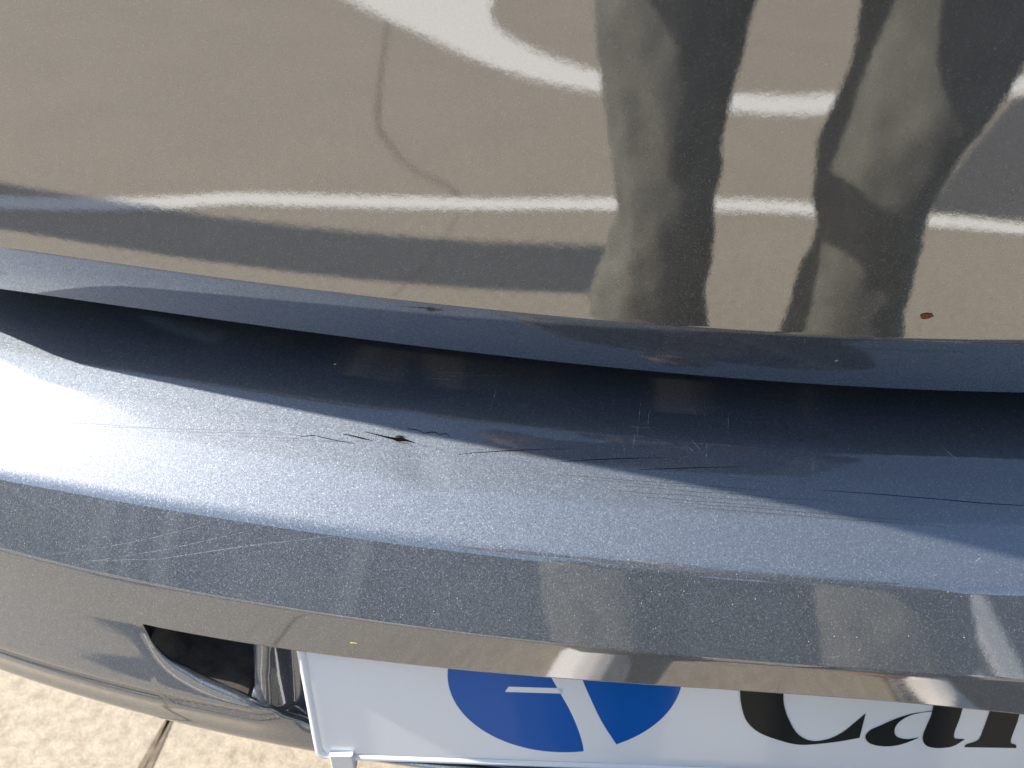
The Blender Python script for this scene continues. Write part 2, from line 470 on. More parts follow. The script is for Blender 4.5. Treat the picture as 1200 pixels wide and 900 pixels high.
# ------------------------------------------------------------------ number plate
PY, PZ, PT = .197, .5425, .27              # a point of the plate face and its lean
PN = Vector((0, -1, PT)).normalized()
PO = Vector((0, PY, PZ))
PYAW = Vector((0, 0, 0))
def plate_pt(px, py, off=0.0):
    d = ray(px, py); t = (PO + PN * off - CAM).dot(PN) / d.dot(PN); return CAM + d * t
PU = Vector((1, 0, 0)); PW = Vector((0, PT, 1)).normalized()   # right and up in the plate
def p2(v): return (v - PO).dot(PU), (v - PO).dot(PW)
def from2(a, b, off=0): return PO + PU * a + PW * b + PN * off
tl = p2(plate_pt(346, 758)); bl = p2(plate_pt(370, 889)); br = p2(plate_pt(1200, 899))
print('PLATE corners', tl, bl, br)
def prism2(name, poly, o0, o1, m, parent, bevel=0):
    """flat polygon in plate coordinates given thickness"""
    bm = bmesh.new(); vs = [bm.verts.new(from2(a, b, o1)) for a, b in poly]; f = bm.faces.new(vs)
    f.normal_update()
    if f.normal.dot(PN) < 0: f.normal_flip()
    r = bmesh.ops.extrude_face_region(bm, geom=[f]); ev = [e for e in r['geom'] if isinstance(e, bmesh.types.BMVert)]
    bmesh.ops.translate(bm, vec=PN * (o0 - o1), verts=ev)
    bmesh.ops.recalc_face_normals(bm, faces=bm.faces)
    if bevel:
        ed = [e for e in bm.edges if all(abs((v.co - PO).dot(PN) - o1) < 1e-6 for v in e.verts)]
        bmesh.ops.bevel(bm, geom=ed, offset=bevel, segments=2, affect='EDGES', profile=.5)
    bmesh.ops.triangulate(bm, faces=[f for f in bm.faces if len(f.verts) > 4])
    return bm_obj(name, bm, m, parent)
def rrect(x0, y0, x1, y1, r, n=8):
    P = []
    for cx, cy, a in ((x1 - r, y1 - r, 0), (x0 + r, y1 - r, 90), (x0 + r, y0 + r, 180), (x1 - r, y0 + r, 270)):
        for k in range(n + 1):
            t = R(a + 90 * k / n); P.append((cx + r * math.cos(t), cy + r * math.sin(t)))
    return P
plate = None
pb_ = bl[1]; pl_x = (tl[0] + bl[0]) / 2
PLW = .52
lean = (tl[0] - bl[0]) / (tl[1] - bl[1])
def plate_outline(inset, r):
    P = rrect(0 + inset, pb_ + inset, PLW - inset, pb_ + .126 - inset, r)
    return [(bl[0] + a + (b - pb_) * lean, b) for a, b in P]
plate = prism2('number_plate', plate_outline(0, .007), -.003, 0.0, 'plate', car, .0007)
# raised border
bm = bmesh.new()
oA, oB = plate_outline(.0004, .0068), plate_outline(.0052, .004)
n = len(oA); va = [bm.verts.new(from2(a, b, .0003)) for a, b in oA]; vb = [bm.verts.new(from2(a, b, .0002)) for a, b in oB]
oM = plate_outline(.0016, .006); oM2 = plate_outline(.0036, .005)
vm = [bm.verts.new(from2(a, b, .0014)) for a, b in oM]; vm2 = [bm.verts.new(from2(a, b, .0014)) for a, b in oM2]
for k in range(n):
    j = (k + 1) % n
    for p, q in ((va, vm), (vm, vm2), (vm2, vb)): bm.faces.new((p[k], p[j], q[j], q[k]))
bmesh.ops.recalc_face_normals(bm, faces=bm.faces)
bm_obj('border', bm, 'plate', plate, smooth=True)
def pxpoly(P): return [p2(plate_pt(*p)) for p in P]
# round blue emblem: centre and radii measured in the plate
c0 = p2(plate_pt(661, 793)); e_l = p2(plate_pt(524.5, 787)); e_r = p2(plate_pt(798, 805)); e_b = p2(plate_pt(668, 881.5))
ecx = (e_l[0] + e_r[0]) / 2; erx = (e_r[0] - e_l[0]) / 2; ecy = (e_l[1] + e_r[1]) / 2; ery = ecy - e_b[1]
print('EMBLEM', ecx, ecy, erx, ery)
circ = [(ecx + erx * math.cos(2 * math.pi * k / 96), ecy + ery * math.sin(2 * math.pi * k / 96)) for k in range(96)]
emb = prism2('round_emblem', circ, .00002, .00025, 'emblem', plate)
emb['label'] = 'blue disc with a white slanted stroke and bar'
def smooth_poly(P, n=6):
    """closed Catmull-Rom through the flagged points; (x,y,1) marks a sharp corner"""
    out = []; N = len(P)
    for i in range(N):
        p0, p1, p2_, p3 = P[(i - 1) % N], P[i], P[(i + 1) % N], P[(i + 2) % N]
        s1 = len(p1) > 2; s2 = len(p2_) > 2
        out.append((p1[0], p1[1]))
        if s1 and s2: continue
        t1 = ((p2_[0] - p0[0]) / 2, (p2_[1] - p0[1]) / 2) if not s1 else ((p2_[0] - p1[0]) * .8, (p2_[1] - p1[1]) * .8)
        t2 = ((p3[0] - p1[0]) / 2, (p3[1] - p1[1]) / 2) if not s2 else ((p2_[0] - p1[0]) * .8, (p2_[1] - p1[1]) * .8)
        for k in range(1, n):
            t = k / n; a = 2*t**3-3*t*t+1; b = t**3-2*t*t+t; c = -2*t**3+3*t*t; d = t**3-t*t
            out.append((a*p1[0]+b*t1[0]+c*p2_[0]+d*t2[0], a*p1[1]+b*t1[1]+c*p2_[1]+d*t2[1]))
    return out
def letter(name, P, m, o1=.0004, label=None):
    o = prism2(name, pxpoly(smooth_poly(P)), .0001, o1, m, plate)
    if label: o['label'] = label
    return o
letter('emblem_stroke', [(634,772,1),(675,772,1),(683,797),(692,818),(705,845),(723,873,1),(704,880,1),(684,882,1),(682.5,870),(676,850),(668,832),(658,814)], 'plate', .0005)
letter('emblem_bar', [(596,804,1),(660,806,1),(660,812,1),(592,810,1)], 'plate', .0005)
letter('letter', [(867,800,1),(919,800,1),(918,822),(924,842),(935,860),(951,868),(970,866),(987,858),(1001,847),(1014,836,1),(1007,864,1),(985,868),(960,871),(935,872),(910,866),(888,857),(874,843),(868,822)], 'ink', label='black letter C cut by the bumper lip')
letter('letter', [(1093,833),(1070,836),(1050,842),(1034,849),(1019,856),(1014,864),(1020,871),(1035,874),(1050,873),(1064,869),(1076,864,1),(1063,866),(1051,863),(1048,855),(1053,846),(1066,838),(1083,834)], 'ink', label='round bowl of the black letter a')
letter('letter', [(1094,825,1),(1129,825,1),(1124,842),(1118,858),(1119,865),(1130,866,1),(1116,874),(1098,876),(1085,873),(1081,864),(1085,852),(1091,838)], 'ink', label='stem of the black letter a')
letter('letter', [(1163,825,1),(1197,825,1),(1192,845,1),(1184,868),(1190,872.5),(1190.5,876,1),(1130,875,1),(1133,872),(1146,867),(1152,855,1)], 'ink', label='stem of the black letter r')
# the rest of the word, past the picture's edge
for k, (a, b) in enumerate(((1200, 1222),)):
    letter('letter', [(a,828,1),(b,826,1),(b - 4,838),(a + 2,842,1)], 'ink')
# plate clip
ca, cb = p2(plate_pt(387, 880)), p2(plate_pt(414, 880))
prism2('clip', [(ca[0], ca[1]), (cb[0], cb[1]), (cb[0] + .001, cb[1] - .016), (ca[0] + .001, ca[1] - .016)], -.004, .0035, 'clip', plate, .0008)
dR = PLW - (cb[0] - bl[0]) * 2
prism2('clip', [(bl[0] + PLW - .03, ca[1]), (bl[0] + PLW - .017, cb[1]), (bl[0] + PLW - .016, cb[1] - .016), (bl[0] + PLW - .029, ca[1] - .016)], -.004, .0035, 'clip', plate, .0008)

# ------------------------------------------------------------------ damage on the bumper
def surf(px, py, lift, bv=BVB):
    h = bv.ray_cast(CAM, ray(px, py).normalized())
    if h[0] is None: return None
    n = h[1]
    if n.dot(ray(px, py)) > 0: n = -n
    return h[0] + n * lift
def ribbon(name, P, m, lift=.00012, bv=BVB, label=None, parent=None):
    """P: (px, py, width px); a thin strip lying on the bodywork"""
    pts = []
    for i in range(len(P) - 1):
        a, b = P[i], P[i + 1]; n = max(2, int(math.hypot(b[0] - a[0], b[1] - a[1]) / 4))
        for k in range(n):
            t = k / n; pts.append([a[j] + (b[j] - a[j]) * t for j in range(3)])
    pts.append(list(P[-1]))
    V, F = [], []
    for i, p in enumerate(pts):
        q = pts[min(i + 1, len(pts) - 1)]; o = pts[max(i - 1, 0)]
        dx, dy = q[0] - o[0], q[1] - o[1]; L = math.hypot(dx, dy) or 1
        nx, ny = -dy / L, dx / L; w_ = p[2] / 2
        a = surf(p[0] + nx * w_, p[1] + ny * w_, lift, bv); b = surf(p[0] - nx * w_, p[1] - ny * w_, lift, bv)
        if a is None or b is None: continue
        V += [a, b]
    for i in range(len(V) // 2 - 1): F.append((2 * i, 2 * i + 1, 2 * i + 3, 2 * i + 2))
    o = meshobj(name, V, F, m, parent or bumper)
    if label: o['label'] = label
    return o
WM[bumper.name] = Matrix.Identity(4); WM[tailgate.name] = Matrix.Identity(4)
CR = 'crack'
ribbon('paint_crack', [(428,506,.5),(440,509,1.1),(452,512,1.8),(461,514,2.8),(466,515,5.2),(471,514.8,5.0),(477,516.2,2.2),(486,519,.9)], CR, label='open black split in the bumper top')
ribbon('paint_crack', [(463,511.5,.5),(468,511,1.6),(476,512.5,.6)], CR)
ribbon('paint_crack', [(478,517,1.0),(490,520,.7),(510,525,.5),(532,531,.3)], 'faintcrack', .00014)
ribbon('chipped_edge', [(466,518.3,.4),(471,518.6,1.2),(477,519.5,1.3),(482,521.5,.6),(486,524,.3)], 'crackedge', .00016)
ribbon('paint_crack', [(402,508.5,.5),(414,511,1.3),(424,513.5,1.5),(437,516.5,.4)], CR)
ribbon('paint_crack', [(352,512,.5),(367,510,.7),(388,515,.8),(416,520,.4)], CR)
ribbon('paint_crack', [(300,503,.3),(325,506,.4),(352,511,.5)], 'faintcrack')
ribbon('paint_crack', [(536,532.5,.3),(565,530,.6),(600,528,.7),(636,526.5,.5),(672,526,.2)], CR)
ribbon('paint_crack', [(658,541,.3),(690,539,.7),(715,538,.9),(745,537,.7),(785,536.5,.2)], CR)
ribbon('paint_crack', [(748,550.5,.3),(775,549.5,.6),(800,548.7,.8),(840,547.5,.6),(876,547,.2)], CR)
ribbon('paint_crack', [(478,502.5,.6),(490,504,.8),(497,508,.8),(503,506.5,.9),(511,506.5,1.0),(515,509.5,.8),(523,508,.8),(527,512.5,.5)], CR, label='wavy hairline crack')
ribbon('paint_crack', [(965,574.5,.3),(1040,580,.6),(1100,585,.7),(1155,590,.7),(1200,592.5,.5)], CR)
ribbon('paint_crack', [(775,547,.2),(830,556,.4),(900,566,.4),(967,575,.4)], 'faintcrack')
for k in range(7):
    y0 = 556 + 6.5 * k + rnd.uniform(-1, 1); x0 = 655 + 28 * k + rnd.uniform(-20, 20); x1 = x0 + rnd.uniform(180, 330)
    yy = lambda x: y0 + (x - x0) * .075
    ribbon('paint_crack', [(x0, yy(x0), .3)] + [(x0 + (x1 - x0) * j / 6, yy(x0 + (x1 - x0) * j / 6) + rnd.uniform(-.8, .8), .7) for j in range(1, 6)] + [(min(x1, 1198), yy(x1), .3)], 'faintcrack')
for k in range(5):
    y0 = 495 + 5 * k; x0 = 60 + 60 * k; x1 = x0 + rnd.uniform(120, 220)
    ribbon('paint_crack', [(x0, y0, .3), ((x0 + x1) / 2, y0 + rnd.uniform(1, 3), .5), (x1, y0 + rnd.uniform(3, 8), .3)], 'faintcrack')
SCR = [[(751,472),(748,497)],[(761,480),(759,501)],[(748,497),(746,517)],[(737,500),(767,502)],[(735,510),(760,512)],[(582,453),(577,473)],[(577,473),(575,478)],[(657,487),(656,498)],
       [(667,467),(666,487)],[(731,518),(732,533)],[(854,485),(853,513)],[(828,518),(828,546)],[(953,535),(952,563)],[(942,517),(942,527)],[(1105,525),(1120,537),(1121,548)],[(806,511),(824,531)],[(803,520),(815,532)],
       [(505,436),(560,438)],[(515,441),(595,440)],[(500,443),(540,446)],[(488,477),(484,490)],[(34,362),(30,368)],[(640,500),(665,503)],[(744,505),(742,528)],[(741,516),(790,521)],[(770,515),(800,526)]]
for s in SCR:
    w_ = .9 if abs(s[0][1] - s[-1][1]) > 12 else .6
    n = len(s); ribbon('scratch', [(a, b, .3 if i in (0, n - 1) else w_) for i, (a, b) in enumerate([s[0], ((s[0][0] + s[1][0]) / 2, (s[0][1] + s[1][1]) / 2)] + s[1:])][:1] +
           [((s[0][0] + s[1][0]) / 2, (s[0][1] + s[1][1]) / 2, w_ * 1.3)] + [(a, b, w_ if i < n - 2 else .3) for i, (a, b) in enumerate(s[1:])], 'scratch', .0001)
for s in ([(100,657,.3),(187,655,.8),(287,640,1.0),(393,628,.3)], [(107,658,.3),(200,643,.8),(300,620,.4)], [(147,638,.3),(200,625,.7),(253,610,.3)], [(60,650,.3),(130,640,.5),(190,628,.3)],
          [(967,770,.3),(980,770,.9),(989,766,.3)], [(1140,660,.3),(1147,655,1.2),(1149,653,.3)]):
    ribbon('scratch', s, 'scratch', .0001)
for k in range(16):     # hairlines on the shaded ledge
    x = rnd.uniform(480, 1180); y = rnd.uniform(455, 530) + (x - 480) * .04; a = rnd.choice([0, 0, 90, 60, 120]) + rnd.uniform(-14, 14); L = rnd.uniform(8, 30)
    dx, dy = math.cos(R(a)) * L, math.sin(R(a)) * L
    ribbon('scratch', [(x, y, .3), (x + dx / 2, y + dy / 2, .7), (x + dx, y + dy, .3)], 'hairline', .0001)

#TRACEEND
# ------------------------------------------------------------------ rest of the car
rp = [c for c in COLS if not (c[0] in ('cor', 'rc') and c[1] > .75) and c[0] not in ('flank', 'rf')]
blocker = []
for c in COLS:
    xb, yb = colpt(LB, c); y0 = yb + .085
    blocker.append([Vector((xb, y0 - .001, .730)), Vector((xb, y0 - .001, .80)), Vector((xb, y0 + .02, .83))])
grid('gap_light_block', transpose([q for q, c in zip(blocker, COLS)]), 'black', car)  # black sheet added behind the gap to stop light leaking through
def shell(c):
    x, y = colpt(LA, c)
    top = Vector((XC + (x - XC) * .74, max(y + .12, .98), 1.44))
    return x, y, top
G = [[Vector((colpt(LA, c)[0], colpt(LA, c)[1] + .080, 1.175)), Vector((colpt(LA, c)[0] * .98 + XC * .02, colpt(LA, c)[1] + .105, 1.19)),
      (Vector((colpt(LA, c)[0], colpt(LA, c)[1] + .1, 1.19))).lerp(shell(c)[2], .5) + Vector((0, -.02, .03)), shell(c)[2]] for c in TC]
grid('rear_window', transpose([g[1:] for g in G]), 'glass', car)
grid('window_trim', transpose([g[:2] for g in G]), 'black', car)
XFAR = [1.0, 1.8, 2.8, 4.0]
def qcol(side):
    cols = [(('cor' if side < 0 else 'rc'), v) for v in (.75, .8, .85, .9, .95, 1.0)]
    out = [colpt(LA, c) for c in cols]
    out = [(a_, b_ + recede(a_)) for a_, b_ in out]
    x1, y1 = out[-1]
    for yy in XFAR: out.append((x1, yy))
    return out
for side in (-1, 1):
    Q = qcol(side); rows = []; rows2 = []; rows3 = []
    for x, y in Q:
        t = Vector((XC + (x - XC) * .74, max(y + .12, .98), 1.44))
        rows.append([Vector((x, y, .30)) if y > 1.2 else Vector((x, y, .74)), Vector((x, y, .80)), Vector((x, y + .001, .95)), Vector((x, y + .01, 1.0)), Vector((XC + (x - XC) * .97, y + .03, 1.03))])
        b = rows[-1][-1]
        if y < 3.3: rows2.append([b, b.lerp(t, .5) + Vector((side * .01, 0, .02)), t])
    fs = grid('quarter_panel', transpose(rows), 'paint', car)
    grid('side_window', transpose(rows2), 'glass', car)
    x, y = Q[5]
    lam = []
    for v in (.76, .82, .88, .94, 1.0):
        px_, py_ = colpt(LA, (('cor' if side < 0 else 'rc'), v)); d = Vector((px_ - XC, py_ - 1.2, 0)).normalized() * .004
        lam.append([Vector((px_, py_, .82)) + d * .2, Vector((px_, py_, .83)) + d, Vector((px_, py_, .96)) + d, Vector((px_, py_, .97)) + d * .2])
    grid('tail_light', transpose(lam), 'lamp', car)
tops = [shell(c)[2] for c in TC]
rf = [[p.copy(), Vector((p.x, p.y + .3, 1.48)), Vector((p.x, 2.2, 1.49)), Vector((p.x, 3.0, 1.40)), Vector((p.x * .9 + XC * .1, 3.5, 1.05)), Vector((p.x, 4.2, .85)), Vector((p.x, 4.35, .35))] for p in tops]
grid('roof', transpose(rf), 'paint', car)
sp = [[p + Vector((0, -.06, -.01)), p + Vector((0, -.055, .012)), p + Vector((0, .04, .02)), p + Vector((0, .03, -.02)), p + Vector((0, -.06, -.01))] for p in tops]
grid('spoiler', transpose(sp), 'paint', car)
def wheel(x, y):
    s = 1 if x > XC else -1
    bm = bmesh.new(); bmesh.ops.create_cone(bm, segments=48, radius1=.30, radius2=.30, depth=.19, cap_ends=True)
    bmesh.ops.bevel(bm, geom=[e for e in bm.edges if len(e.link_faces) == 2 and any(len(f.verts) > 8 for f in e.link_faces)], offset=.03, segments=3, affect='EDGES')
    bmesh.ops.rotate(bm, matrix=Matrix.Rotation(R(90), 3, 'Y'), verts=bm.verts); bmesh.ops.translate(bm, vec=(x, y, .30), verts=bm.verts)
    t = bm_obj('wheel', bm, 'rubber', car, smooth=True)
    bm = bmesh.new(); bmesh.ops.create_cone(bm, segments=32, radius1=.19, radius2=.19, depth=.02, cap_ends=True)
    bmesh.ops.rotate(bm, matrix=Matrix.Rotation(R(90), 3, 'Y'), verts=bm.verts); bmesh.ops.translate(bm, vec=(x + s * .095, y, .30), verts=bm.verts)
    bm_obj('rim', bm, 'alloy', t)
for x in (XC - .40, XC + .40):
    for y in (1.15, 3.6): wheel(x, y)
box('underbody', (XC, 2.4, .42), (.70, 3.6, .10), 'black', car, .02)

# ------------------------------------------------------------------ ground and markings
def sheet(name, P, z, m, parent=None, smooth=False):
    bm = bmesh.new(); vs = [bm.verts.new((x, y, z)) for x, y in P]; f = bm.faces.new(vs); f.normal_update()
    if f.normal.z < 0: f.normal_flip()
    bmesh.ops.triangulate(bm, faces=bm.faces[:])
    return bm_obj(name, bm, m, parent)
ground = tag(sheet('ground', [(-150, -150), (150, -150), (150, 150), (-150, 150)], -.012, 'asphalt'), kind='structure')
pave = tag(sheet('pavement', [(-9, -7.6), (12, -7.6), (12, 8), (-9, 8)], 0, 'concrete'), kind='structure')
def strip(name, P, wid, z, m, parent=None):
    V, F = [], []
    for i, (x, y) in enumerate(P):
        a = P[max(i - 1, 0)]; b = P[min(i + 1, len(P) - 1)]; dx, dy = b[0] - a[0], b[1] - a[1]; L = math.hypot(dx, dy)
        w_ = (wid[i] if isinstance(wid, list) else wid) / 2
        V += [(x - dy / L * w_, y + dx / L * w_, z), (x + dy / L * w_, y - dx / L * w_, z)]
    for i in range(len(P) - 1): F.append((2 * i, 2 * i + 1, 2 * i + 3, 2 * i + 2))
    return meshobj(name, V, F, m, parent, False)
def densify(P, n=8):
    out = []
    for i in range(len(P) - 1):
        p0, p1, p2_, p3 = P[max(i - 1, 0)], P[i], P[i + 1], P[min(i + 2, len(P) - 1)]
        for k in range(n):
            t = k / n
            out.append(tuple(.5 * ((2 * p1[j]) + (-p0[j] + p2_[j]) * t + (2 * p0[j] - 5 * p1[j] + 4 * p2_[j] - p3[j]) * t * t + (-p0[j] + 3 * p1[j] - 3 * p2_[j] + p3[j]) * t ** 3) for j in range(len(p1))))
    return out + [P[-1]]
near = densify([(-2.6, -.15), (-1.70, -.66), (-1.416, -.84), (-1.143, -1.02), (-.539, -1.24), (-.043, -1.39), (.352, -1.46), (.661, -1.47), (1.054, -1.405), (1.44, -1.305), (2.6, -.9)])
n1 = strip('parking_line', near, .085, .004, 'white_line', pave); n1['label'] = 'thin white bay line nearest the bumper'
far_a = densify([(-3.4, -4.5), (-2.097, -3.60), (-1.80, -3.38), (-1.268, -3.003), (-.872, -2.72), (-.555, -2.56), (-.201, -2.46), (.425, -2.37), (.966, -2.41), (1.771, -2.62), (4.0, -3.3)], 5)
far_b = densify([(4.05, -3.6), (1.882, -2.888), (1.019, -2.68), (.439, -2.61), (-.18, -2.75), (-.443, -2.88), (-.67, -3.05), (-.914, -3.333), (-1.07, -3.70), (-1.25, -4.3), (-2.2, -5.6)], 5)
n2 = sheet('parking_line', far_a + far_b, .004, 'white_line', pave)
n2['label'] = 'broad curved white line farther back'
sheet('dark_ground_patch', [(1.12, -1.47), (1.46, -1.38), (2.6, -1.0), (4.5, -.4), (5.0, -3.0), (2.3, -2.72), (1.95, -2.62), (1.45, -1.95)], .003, 'patch', pave)  # flat sheet of darker ground colour beyond the near line
jp = [(168, 915), (176, 890), (184, 868), (196, 846)]
jw = []
for p in jp:
    d = ray(*p); q = CAM + d * (-CAM.z / d.z); jw.append((q.x, q.y))
print('JOINT', jw)
ck = densify([jw[0], jw[3], (-.50, .1), (-.53, -.49), (-.525, -1.245), (-.787, -1.46), (-1.027, -1.745), (-1.222, -2.205), (-1.773, -3.69), (-2.3, -5.2)])
strip('joint_and_dark_line', ck, [.008 if p[1] > -.58 else (.0025 if p[1] > -1.25 else .016) for p in ck], .0012, 'groove', pave)  # joint near the bumper, carried on as a wider dark line farther back

# ------------------------------------------------------------------ person taking the picture (seen only in the reflections)
person = empty('person', Vector((.28, -.24, 0)))
tag(person, 'person in olive grey trousers and white shoes mirrored in the tailgate while holding a phone', 'person')
def ring_loft(name, secs, m, parent, folds=0.0, seed=0, ns=40):
    """secs: (cx, cy, z, rx, ry)"""
    from mathutils import noise as mn
    secs = densify(secs, 10); V, F = [], []
    for i, (cx, cy, z, rx, ry) in enumerate(secs):
        for k in range(ns):
            a = 2 * math.pi * k / ns; u, v = math.cos(a), math.sin(a)
            f = 0
            if folds:
                f = folds * (mn.noise(Vector((u * 1.5 + seed, v * 1.5, z * 11 + u * 2.5))) + .5 * mn.noise(Vector((u * 3, v * 3 + seed, z * 26 - u * 4))))
            V.append((cx + u * (rx + f), cy + v * (ry + f), z))
    n = len(secs)
    for i in range(n - 1):
        for k in range(ns):
            j = (k + 1) % ns; F.append((i * ns + k, i * ns + j, (i + 1) * ns + j, (i + 1) * ns + k))
    F.append(tuple(range(ns))[::-1]); F.append(tuple((n - 1) * ns + k for k in range(ns)))
    o = meshobj(name, V, F, m, parent); return o
LEG1 = [(.10, -.235, .10, .085, .10), (.105, -.235, .13, .082, .095), (.107, -.23, .34, .092, .09), (.092, -.22, .48, .082, .082), (.098, -.21, .60, .070, .083), (.080, -.215, .70, .072, .09), (.062, -.23, .82, .088, .10), (.085, -.245, .93, .105, .11), (.12, -.26, 1.04, .115, .12)]
LEG2 = [(.48, -.235, .10, .085, .10), (.455, -.235, .13, .088, .095), (.425, -.23, .34, .098, .09), (.395, -.22, .48, .085, .082), (.375, -.21, .60, .076, .083), (.362, -.215, .68, .084, .09), (.385, -.23, .80, .105, .10), (.385, -.245, .93, .115, .11), (.355, -.26, 1.04, .115, .12)]
def remesh(o, vox=.006, sm=6):
    r = o.modifiers.new('remesh', 'REMESH'); r.mode = 'VOXEL'; r.voxel_size = vox; r.use_smooth_shade = True
    s_ = o.modifiers.new('smooth', 'SMOOTH'); s_.iterations = sm; s_.factor = .5
# trousers: both legs and the seat in one mesh
A = ring_loft('leg_a', LEG1, 'trouser', None, .013, 1); B = ring_loft('leg_b', LEG2, 'trouser', None, .015, 5)
Cc = ring_loft('seat_c', [(.24, -.26, .985, .10, .10), (.24, -.265, 1.02, .19, .125), (.24, -.28, 1.06, .19, .12), (.235, -.29, 1.12, .17, .11)], 'trouser', None, .01, 9)
def join(name, objs, m, parent):
    bm = bmesh.new()
    for o in objs: bm.from_mesh(o.data)
    for o in objs: bpy.data.objects.remove(o)
    return bm_obj(name, bm, m, parent, smooth=True)
tr = join('trousers', [A, B, Cc], 'trouser', person); remesh(tr, .009, 3)
def chain(P, ns=14):
    """bmesh-free tapered tube through (x, y, z, r) with round ends"""
    P = [tuple(p) for p in P]; V, F = [], []
    pts = densify(P, 5)
    Q = [Vector(p[:3]) for p in pts]; rr = [p[3] for p in pts]
    t0 = (Q[1] - Q[0]).normalized(); up = Vector((0, 0, 1)) if abs(t0.z) < .9 else Vector((0, 1, 0))
    x = t0.cross(up).normalized()
    pre = []
    def ringat(c, t, r):
        nonlocal x
        x = (x - t * x.dot(t)).normalized(); y = t.cross(x)
        return [c + (x * math.cos(2 * math.pi * k / ns) + y * math.sin(2 * math.pi * k / ns)) * r for k in range(ns)]
    rings = []
    for f in (.98, .8, .45): rings.append(ringat(Q[0] - t0 * rr[0] * f, t0, rr[0] * math.sqrt(max(.02, 1 - f * f))))
    for i, q in enumerate(Q):
        t = (Q[min(i + 1, len(Q) - 1)] - Q[max(i - 1, 0)]).normalized(); rings.append(ringat(q, t, rr[i]))
    te = (Q[-1] - Q[-2]).normalized()
    for f in (.45, .8, .98): rings.append(ringat(Q[-1] + te * rr[-1] * f, te, rr[-1] * math.sqrt(max(.02, 1 - f * f))))
    V = [v for r in rings for v in r]
    for i in range(len(rings) - 1):
        for k in range(ns):
            j = (k + 1) % ns; F.append((i * ns + k, i * ns + j, (i + 1) * ns + j, (i + 1) * ns + k))
    F.append(tuple(range(ns))[::-1]); F.append(tuple((len(rings) - 1) * ns + k for k in range(ns)))
    return V, F
def chains(name, LL, m, parent, vox, sm):
    V, F = [], []
    for P in LL:
        v, f = chain(P); o = len(V); V += v; F += [tuple(i + o for i in q) for q in f]
    o = meshobj(name, V, F, m, parent); remesh(o, vox, sm); return o
# phone: a slab just behind the lens, held level
def cp(u, v, w_): return CAM + CX * u + CU * v + CF * w_
bm = bmesh.new(); bmesh.ops.create_cube(bm, size=1); bmesh.ops.scale(bm, vec=(.147, .072, .0078), verts=bm.verts)
bmesh.ops.bevel(bm, geom=[e for e in bm.edges if abs((e.verts[0].co - e.verts[1].co).z) > .005], offset=.009, segments=5, affect='EDGES')
rotm = Matrix((CX, CU, -CF)).transposed()
bmesh.ops.rotate(bm, matrix=rotm, verts=bm.verts); bmesh.ops.translate(bm, vec=cp(.055, -.018, -.0075), verts=bm.verts)
phone = tag(bm_obj('phone', bm, 'phone'), 'black phone held level in both hands of the mirrored person', 'phone')
hw = []
def hand(sgn, wrist):
    """sgn -1: hand at the left end of the phone, +1 at the right end"""
    ue = .055 + sgn * .0735 - (.006 if sgn < 0 else 0)
    out = []
    pc = cp(ue + sgn * .036, -.030, -.030)
    out.append([(*wrist, .026), (*wrist.lerp(pc, .5), .027), (*pc, .024)])
    for k in range(4):
        v = -.050 + k * .019; L = (.020, .026, .028, .024)[k]
        out.append([(*cp(ue + sgn * .036, v, -.022), .010), (*cp(ue + sgn * .026, v + .001, -.004), .0088), (*cp(ue + sgn * .008, v + .002, .004), .0078), (*cp(ue - sgn * (L - .018), v + .003, .0035), .0062)])
    out.append([(*cp(ue + sgn * .026, -.040, -.018), .012), (*cp(ue + sgn * .012, -.030, -.026), .0105), (*cp(ue - sgn * .012, -.018, -.0215), .009)])
    return out
WL = cp(.055 - .165, -.055, -.075); WR = cp(.055 + .14, -.085, -.035)
body_ch = []
body_ch += hand(-1, WL) + hand(1, WR)
body_ch += [[(.035, -.30, 1.42, .05), (-.03, -.26, 1.30, .046), (-.07, -.20, 1.17, .040), (WL.x, WL.y - .05, WL.z + .03, .030), (*WL, .026)],
            [(.42, -.30, 1.42, .05), (.45, -.25, 1.28, .046), (.43, -.18, 1.15, .040), (WR.x + .06, WR.y - .03, WR.z + .02, .032), (*WR, .026)],
            [(.235, -.29, 1.12, .11), (.232, -.31, 1.2, .12), (.23, -.32, 1.38, .12)],
            [(.035, -.30, 1.42, .055), (.23, -.32, 1.44, .08), (.42, -.30, 1.42, .055)],
            [(.23, -.31, 1.42, .06), (.225, -.29, 1.53, .055), (.22, -.26, 1.60, .06)],
            [(.22, -.275, 1.70, .070), (.22, -.265, 1.655, .078), (.22, -.235, 1.60, .060)],
            [(.22, -.262, 1.74, .045), (.22, -.285, 1.71, .078)],
            [(.22, -.19, 1.67, .012), (.22, -.172, 1.635, .014), (.22, -.182, 1.625, .012)],
            [(.144, -.27, 1.67, .016), (.140, -.275, 1.645, .012)], [(.296, -.27, 1.67, .016), (.300, -.275, 1.645, .012)],
            [(.205, -.186, 1.60, .008), (.235, -.186, 1.60, .008)],
            [(.12, -.25, 1.02, .06), (.088, -.222, .8, .055), (.098, -.215, .6, .045), (.10, -.24, .12, .04), (.09, -.17, .05, .04)], [(.35, -.25, 1.02, .06), (.378, -.222, .8, .055), (.375, -.215, .6, .045), (.46, -.24, .12, .04), (.49, -.17, .05, .04)]]
body = chains('body', body_ch, 'skin', person, .0045, 3)
for x in (.192, .248):
    v, f = chain([(x - .004, -.192, 1.662, .010), (x + .004, -.192, 1.662, .010)]); meshobj('eye', v, f, 'clip', person)
    v, f = chain([(x - .001, -.184, 1.661, .0045), (x + .001, -.184, 1.661, .0045)]); meshobj('iris', v, f, 'hair', person)
